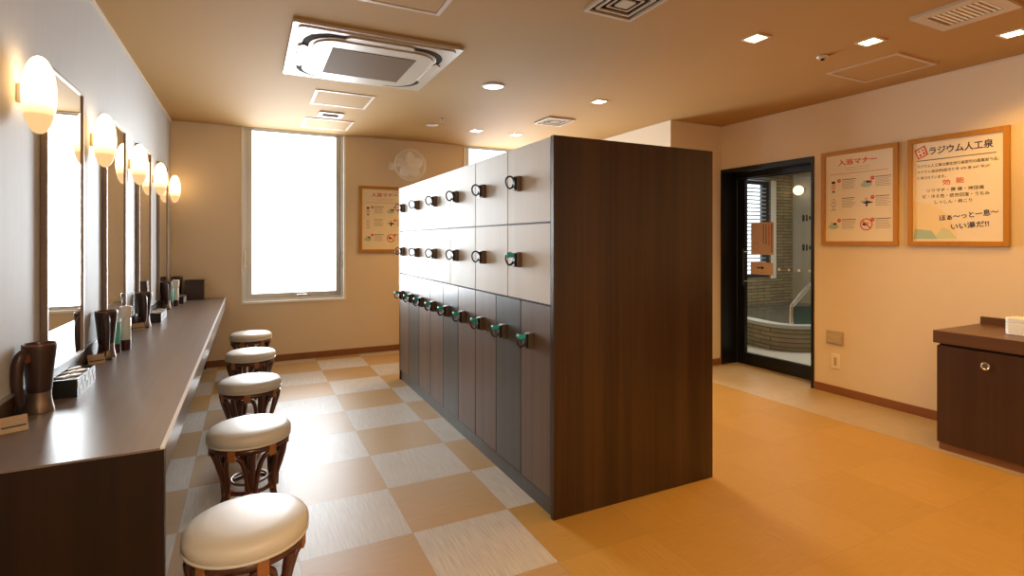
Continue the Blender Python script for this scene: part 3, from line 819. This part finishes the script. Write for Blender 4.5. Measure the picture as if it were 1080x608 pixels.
tag_card((-.620, 2.045, CZ), .45, 'small kraft card leaning beside the nearest hair dryer')
tag_card((-.622, 3.000, CZ), .45, 'small kraft card leaning beside the second hair dryer')
tag_card((-.622, 4.020, CZ), .45, 'small kraft card leaning beside the third hair dryer')

def make_tray(loc, w, l, h, label, npk, group):
    t = thing('amenity_tray', label, 'tray', loc, 0, 'checkered amenity trays')
    k = .004
    def shell(bm):
        box(bm, 0, w, 0, l, 0, .004)
        for b in ((0, w, 0, k, .004, h), (0, w, l - k, l, .004, h), (0, k, k, l - k, .004, h), (w - k, w, k, l - k, .004, h)): box(bm, *b)
    obj('tray_body', shell, 'black', t)
    def chk(bm):
        n = 5; p = l / n
        for i in range(n):
            for r in range(2):
                a = p * i + (.04 if r else .52) * p; z0 = .006 + r * (h - .012) / 2
                box(bm, w, w + .001, a, a + .42 * p, z0, z0 + (h - .014) / 2)
    obj('check_inlay', chk, 'check_w', t)
    for q in range(npk):
        pk = obj('amenity_packet', lambda bm: box(bm, -.022, .022, -.012, .012, 0, .007, bev=.003), 'cotton')
        tag(pk, group[0], 'packet', group[1])
        cols = 2
        pk.location = (loc[0] + w * (.30 + .42 * (q % cols)), loc[1] + l * (.07 + .86 * (q // cols + .5) / (math.ceil(npk / cols))), loc[2] + h - .014 + .004 * (q % 3))
        pk.rotation_euler = (random.uniform(-.2, .2), random.uniform(-.2, .2), random.uniform(-.7, .7))
    def fill(bm):
        box(bm, k + .001, w - k - .001, k + .001, l - k - .001, .0045, h - .016)
    obj('liner', fill, 'gap', t)
make_tray((-.640, 2.400, CZ), .085, .245, .066, 'black amenity tray with white check side, nearest the viewer', 16, ('white wrapped packet heaped in the nearest black amenity tray', 'packets in the nearest tray'))
make_tray((-.630, 4.330, CZ), .085, .280, .066, 'black amenity tray with white check side beside the third dryer', 12, ('white wrapped packet heaped in the amenity tray beside the third dryer', 'packets in the middle tray'))
make_tray((-.612, 5.530, CZ), .085, .235, .062, 'black amenity tray with white check side, farthest along the counter', 8, ('white wrapped packet in the farthest amenity tray', 'packets in the farthest tray'))

def bottle_set(loc, wh):
    b = thing('lotion_bottle', f'teal lotion bottle on the counter {wh}', 'bottle', loc)
    obj('bottle_body', lambda bm: lathe(bm, [(0, 0), (.021, 0), (.022, .04), (.022, .045)], 24), 'wine', b, True)
    obj('lotion', lambda bm: lathe(bm, [(.0215, .0452), (.022, .05), (.022, .145), (.018, .152), (.010, .156), (0, .156)], 24), 'teal_liquid', b, True)
    obj('cap', lambda bm: lathe(bm, [(0, .156), (.011, .156), (.011, .180), (.009, .182), (0, .182)], 20), 'clearp', b, True)
    c = thing('tonic_bottle', f'clear tonic bottle with white cap on the counter {wh}', 'bottle', (loc[0] + .032, loc[1] + .070, loc[2]))
    obj('bottle_body', lambda bm: lathe(bm, [(0, 0), (.021, 0), (.022, .05), (.022, .052)], 24), 'wine', c, True)
    obj('tonic', lambda bm: lathe(bm, [(.0215, .0522), (.022, .055), (.022, .160), (.018, .166), (0, .166)], 24), 'clearp', c, True)
    obj('cap', lambda bm: lathe(bm, [(0, .166), (.024, .166), (.027, .222), (.022, .226), (0, .226)], 20), 'white_trim', c, True)
bottle_set((-.605, 3.270, CZ), 'behind the second dryer')
bottle_set((-.600, 5.300, CZ), 'behind the fourth dryer')

cb = thing('desk_caddy', 'black box caddy on the counter end against the window wall', 'box', (-.470, 5.895, CZ))
obj('caddy_body', boxes((-.078, .078, -.06, .06, 0, .005), (-.078, .078, -.06, -.055, .005, .125), (-.078, .078, .055, .06, .005, .18), (-.078, -.073, -.055, .055, .005, .17), (.073, .078, -.055, .055, .005, .17), (-.003, .003, -.055, .055, .005, .15)), 'black', cb)
obj('lid_panel', bx(-.080, .080, -.062, .062, .180, .188, bev=.002), 'black', cb)
obj('front_panel', bx(-.076, .076, -.064, -.060, .01, .178), 'dryer', cb)

# ------------------------------------------------------------------ cabinet on the right
cab = thing('side_cabinet', 'dark brown cabinet with thick worktop against the right wall', 'cabinet', (3.690, 1.705, 0))
cd = XR - 3.690
obj('cabinet_body', bx(.014, cd - .014, -2.2, -.010, .045, .625), 'cab', cab)
obj('cabinet_kick', bx(.020, cd - .014, -2.2, -.014, .001, .045), 'base', cab)
obj('shadow_gap', bx(.022, cd - .014, -2.2, -.016, .625, .637), 'gap', cab)
top = obj('worktop', bx(.0, cd - .002, -2.22, .010, .637, .711), 'cab_top', cab, bevel=.003)
struct('trim_7', bx(XR - .022, XR, -.51, 1.710, .711, .757), 'cab_top')
dd = obj('cabinet_door', bx(.0, .014, -.62, -.012, .050, .622), 'cab', cab)
obj('cabinet_door', bx(.0, .014, -1.235, -.625, .050, .622), 'cab', cab)
Rm = Matrix.Translation((.0, -.245, .545)) @ Matrix.Rotation(-PI / 2, 4, 'Y')
obj('round_pull', lambda bm: lathe(bm, [(0, 0), (.022, 0), (.022, .004), (.017, .006), (.014, .003), (0, .003)], 28, rot=Rm), 'steel', dd, True)
tb = thing('tissue_box', 'glossy white rounded box on the dark brown cabinet', 'box', (3.955, 1.335, .711), .0)
def tbody(bm):
    prism(bm, rrect(.065, .12, .025), 0, .075)
    for f in list(bm.faces):
        pass
    prism(bm, rrect(.0655, .1205, .025), .075, .098)
obj('box_body', lambda bm: prism(bm, rrect(.065, .12, .025), 0, .070), 'ceramic', tb, True, bevel=.004)
obj('box_lid', lambda bm: ring_prism(bm, rrect(.065, .12, .025), rrect(.014, .06, .012), .070, .098), 'ceramic', tb, True, bevel=.003)
obj('tissue', lambda bm: prism(bm, rrect(.012, .055, .011), .070, .104), 'paper', tb, True)

# ------------------------------------------------------------------ ceiling fittings
ac = thing('ceiling_air_conditioner', 'square white cassette air conditioner with brown grille in the ceiling', 'air conditioner', (.673, 3.41, ZC))
obj('cassette_panel', lambda bm: (prism(bm, rrect(.470, .475, .012, 4), -.018, -.0005), prism(bm, rrect(.440, .445, .03, 4), -.026, -.018)), 'acwhite', ac)
obj('air_slot', lambda bm: ring_prism(bm, rrect(.405, .410, .17), rrect(.345, .350, .13), -.0285, -.024), 'gap', ac)
obj('intake_panel', lambda bm: (prism(bm, rrect(.372, .377, .15), -.034, -.026), prism(bm, rrect(.350, .355, .13), -.042, -.034)), 'acwhite', ac, bevel=.003)
obj('intake_grille', bx(-.245, .245, -.245, .245, -.0445, -.040), 'acgrille', ac)
obj('panel_seam', bx(-.300, -.297, -.25, .25, -.0425, -.041), 'gap', ac)
obj('maker_mark', bx(-.375, -.350, -.36, -.352, -.0268, -.0255), 'gap', ac)
for k in range(4):
    def flap(bm):
        pts = [(-.20, .0), (-.17, .032), (.17, .032), (.20, .0), (.17, -.024), (-.17, -.024)]
        prism(bm, pts, -.036, -.027)
    f = obj('louver_flap', flap, 'acwhite', ac, bevel=.003)
    f.matrix_local = Matrix.Rotation(PI / 2 * k, 4, 'Z') @ Matrix.Translation((0, .392, 0))

def hatch(label, x, y, s=.225, tr=.022, mframe='trim'):
    t = thing('ceiling_hatch', label, 'hatch', (x, y, ZC), group='access hatches in the ceiling')
    obj('hatch_frame', lambda bm: ring_prism(bm, rrect(s, s, .002, 1), rrect(s - tr, s - tr, .002, 1), -.006, -.0005), mframe, t)
    obj('hatch_panel', bx(-s + tr + .003, s - tr - .003, -s + tr + .003, s - tr - .003, -.004, -.0005), 'ceil', t)
M['hatch'] = mat('painted_hatch_frame', (.52, .38, .26), .4)
hatch('square ceiling hatch just beyond the air conditioner', .675, 4.465)
hatch('square ceiling hatch beside the first window', .685, 5.465)
hatch('square ceiling hatch at the top of the photo before the air conditioner', .64, 2.345, mframe='hatch')
hatch('square ceiling hatch above the poster wall', 3.77, 2.055, mframe='hatch')

t = thing('ceiling_vent', 'small white vent with dark slot between the two far hatches', 'vent', (.662, 5.025, ZC))
obj('vent_frame', lambda bm: ring_prism(bm, rrect(.105, .095, .006, 2), rrect(.072, .060, .004, 2), -.012, -.0005), 'acwhite', t)
obj('vent_slot', bx(-.072, .072, -.06, .06, -.006, -.0005), 'gap', t)
obj('vent_louver', boxes(*[(-.07, .07, -.05 + .03 * k, -.042 + .03 * k, -.010, -.006) for k in range(4)]), 'acgrille', t)

def diffuser(label, x, y, s, dark):
    t = thing('ceiling_diffuser', label, 'vent', (x, y, ZC))
    for i, q in enumerate((1.0, .72, .46)):
        obj('diffuser_ring', lambda bm: ring_prism(bm, rrect(s * q, s * q, .004, 1), rrect(s * q * .88, s * q * .88, .004, 1), -.014 + .003 * i, 0), 'trim' if not dark else 'plate', t)
    obj('diffuser_back', bx(-s * .87, s * .87, -s * .87, s * .87, -.003, 0), 'gap', t)
    obj('diffuser_core', lambda bm: prism(bm, rrect(s * .26, s * .26, .004, 1), -.010, -.003), 'plate', t)
diffuser('square stepped air diffuser at the top edge of the photo', 1.625, 2.035, .145, True)
diffuser('square stepped air diffuser above the locker block', 2.62, 4.345, .145, False)

t = thing('exhaust_grille', 'white square exhaust grille in the ceiling near the right wall', 'vent', (3.20, 1.350, ZC))
obj('grille_frame', lambda bm: ring_prism(bm, rrect(.165, .165, .008, 2), rrect(.105, .115, .004, 2), -.016, -.0005), 'acwhite', t)
obj('grille_back', bx(-.106, .106, -.116, .116, -.004, -.0005), 'acgrille', t)
obj('grille_slats', boxes(*[(-.105, .105, -.108 + .022 * k, -.098 + .022 * k, -.013, -.005) for k in range(10)]), 'plate2', t)

def disc(name, label, cat, x, y, r, h, m='acwhite'):
    t = thing(name, label, cat, (x, y, ZC))
    obj('cover', lambda bm: lathe(bm, [(0, -h), (r * .6, -h), (r * .92, -h * .75), (r, -h * .3), (r, -.0005), (0, -.0005)], 32), m, t, True)
    obj('rim', lambda bm: tube(bm, [(r * math.cos(2 * PI * k / 32), r * math.sin(2 * PI * k / 32), -.004) for k in range(32)], .003, 6, True), m, t, True)
    return t
disc('ceiling_speaker', 'large white round ceiling speaker cover right of the air conditioner', 'speaker', 1.620, 3.565, .080, .008, 'ceramic')
disc('ceiling_sensor', 'flat white round ceiling cover near the far window wall', 'sensor', 1.620, 5.03, .058, .010, 'ceramic')
t = disc('smoke_detector', 'small round ceiling sensor near the right wall hatch', 'sensor', 3.194, 2.075, .032, .018)
obj('sensor_tip', lambda bm: lathe(bm, [(0, -.028), (.010, -.026), (.012, -.016), (0, -.016)], 16), 'gap', t, True)
t = thing('ceiling_sprinkler', 'tiny twin-pronged sprinkler head beyond the round speaker cover', 'sprinkler', (1.635, 4.76, ZC))
obj('escutcheon', lambda bm: lathe(bm, [(0, -.006), (.022, -.005), (.026, 0), (0, 0)], 24), 'acwhite', t, True)
obj('deflector', lambda bm: (tube(bm, [(-.012, 0, -.005), (-.014, 0, -.024)], .004, 8), tube(bm, [(.012, 0, -.005), (.014, 0, -.024)], .004, 8), lathe(bm, [(0, -.028), (.018, -.027), (.018, -.024), (0, -.024)], 20)), 'acwhite', t, True)

def make_downlight(x, y):
    d = thing('square_downlight', 'x', 'downlight', (x, y, ZC), group='square downlights in the ceiling')
    obj('trim_ring', lambda bm: ring_prism(bm, rrect(.058, .058, .004, 2), rrect(.043, .043, .003, 2), -.005, -.0005), 'trim', d)
    obj('lens', bx(-.042, .042, -.042, .042, -.004, -.001), 'lens', d)
    return d
def lamp_light(x, y, e, spot=2.3, col=(1.0, .52, .115)):
    l = bpy.data.lights.new('downlight_or_fill_spot', 'SPOT'); l.energy = e; l.color = col
    l.spot_size = spot; l.spot_blend = .6; l.shadow_soft_size = .05
    o = bpy.data.objects.new('downlight_or_fill_spot', l); o.location = (x, y, ZC - .03); COL.objects.link(o)
DLS = [(2.570, 2.060, 'left of the round sensor, over the floor before the lockers'), (3.205, 1.800, 'between the sensor and the exhaust grille'),
       (3.790, 1.375, 'at the right edge of the photo by the wall'), (2.585, 3.575, 'above the locker block'),
       (2.120, 5.095, 'left one of the two beyond the lockers'), (2.585, 5.090, 'right one of the two beyond the lockers')]
d0 = make_downlight(*DLS[0][:2]); d0['label'] = 'lit square ceiling downlight ' + DLS[0][2]
for x, y, s in DLS[1:]: dup(d0, (x, y, ZC), 0, 'lit square ceiling downlight ' + s)
EN = 38
for x, y, s in DLS: lamp_light(x, y, EN)
for x, y in ((.30, -.35), (.30, -1.15)): lamp_light(x, y, 80, spot=2.8, col=(1, .78, .54))  # added fill spots behind the camera, without fittings, brightening the aisle
for x, y in ((2.57, .55), (3.79, .10), (3.2, -.9), (1.5, -.2)): lamp_light(x, y, EN)  # unseen extra spots, added to warm the right side of the room

# ------------------------------------------------------------------ wall fan
fn = thing('wall_fan', 'ivory wall-mounted fan with round wire guard on the window wall', 'fan', matrix=at(FACE_B, 1.61, YB, 2.095))
obj('wall_bracket', boxes((-.20, -.13, -.045, .045, .001, .030), (-.185, -.145, -.03, .03, .03, .07), bev=.004), 'fan', fn)
obj('arm', lambda bm: tube(bm, catmull([(-.165, 0, .06), (-.13, .01, .085), (-.05, .01, .095), (0, .01, .10)], 5), .020, 12), 'fan', fn, True)
obj('motor', lambda bm: lathe(bm, [(0, .05), (.040, .05), (.052, .065), (.055, .12), (.045, .145), (0, .145)], 28), 'fan', fn, True)
def guard(bm):
    R_ = .172
    for r, z in ((R_, .175), (R_, .215), (.155, .238), (.135, .250), (.11, .256), (.085, .260), (.06, .262)):
        tube(bm, [(r * math.cos(2 * PI * k / 44), r * math.sin(2 * PI * k / 44), z) for k in range(44)], .0050 if r == R_ else .0014, 6, True)
    for k in range(64):
        a = 2 * PI * k / 64; c, s = math.cos(a), math.sin(a)
        tube(bm, [(r * c, r * s, z) for r, z in ((.04, .263), (.11, .256), (.155, .238), (R_, .195), (.15, .150), (.05, .140))], .0013, 4)
obj('wire_guard', guard, 'fan', fn, True)
obj('front_badge', lambda bm: lathe(bm, [(0, .260), (.042, .260), (.042, .266), (.03, .269), (0, .269)], 28), 'fan', fn, True)
obj('hub', lambda bm: lathe(bm, [(0, .150), (.030, .150), (.030, .205), (.02, .215), (0, .215)], 24), 'fan', fn, True)
for k in range(5):
    def blade(bm):
        g = []
        for i in range(7):
            r = .028 + .122 * i / 6
            wd = .035 + .055 * math.sin(PI * min(1, (i + 1.2) / 7.5))
            g.append([bm.verts.new((r, (j / 4 - .5) * wd * 1.3, .18 + (j / 4 - .5) * .045)) for j in range(5)])
        for i in range(6):
            for j in range(4): bm.faces.new((g[i][j], g[i + 1][j], g[i + 1][j + 1], g[i][j + 1]))
    b = obj('blade', blade, 'blade', fn, True)
    b.matrix_local = Matrix.Rotation(2 * PI * k / 5 + .3, 4, 'Z')
    sd = b.modifiers.new('Solid', 'SOLIDIFY'); sd.thickness = .002

# ------------------------------------------------------------------ light in the bath
l = bpy.data.lights.new('bath_fill_light', 'AREA'); l.energy = 75; l.size = 1.2; l.color = (1, .88, .70)  # unseen fill light added to brighten the bath, no fitting modelled
o = bpy.data.objects.new('bath_fill_light', l); o.location = (6.0, 3.6, 2.45); COL.objects.link(o)

# ------------------------------------------------------------------ world, camera, view
w = bpy.data.worlds.new('World'); SC.world = w; w.use_nodes = True
w.node_tree.nodes['Background'].inputs[0].default_value = (.8, .9, 1, 1)
w.node_tree.nodes['Background'].inputs[1].default_value = .3
cam = bpy.data.cameras.new('Camera'); co = bpy.data.objects.new('Camera', cam); COL.objects.link(co)
co.location = (0, 0, 1.25); co.rotation_euler = (PI / 2, 0, -math.atan(277 / 556.))
cam.sensor_width = 36; cam.lens = 556 / 1080 * 36; cam.shift_y = -50 / 1080; cam.clip_start = .02
SC.camera = co
SC.view_settings.view_transform = 'Standard'; SC.view_settings.look = 'None'
SC.view_settings.exposure = 0.0; SC.view_settings.gamma = 1.0; SC.view_settings.use_curve_mapping = False
SC.cycles.max_bounces = 10; SC.cycles.diffuse_bounces = 5; SC.cycles.glossy_bounces = 5
SC.cycles.transparent_max_bounces = 12; SC.cycles.sample_clamp_indirect = 6
SC.cycles.use_denoising = True
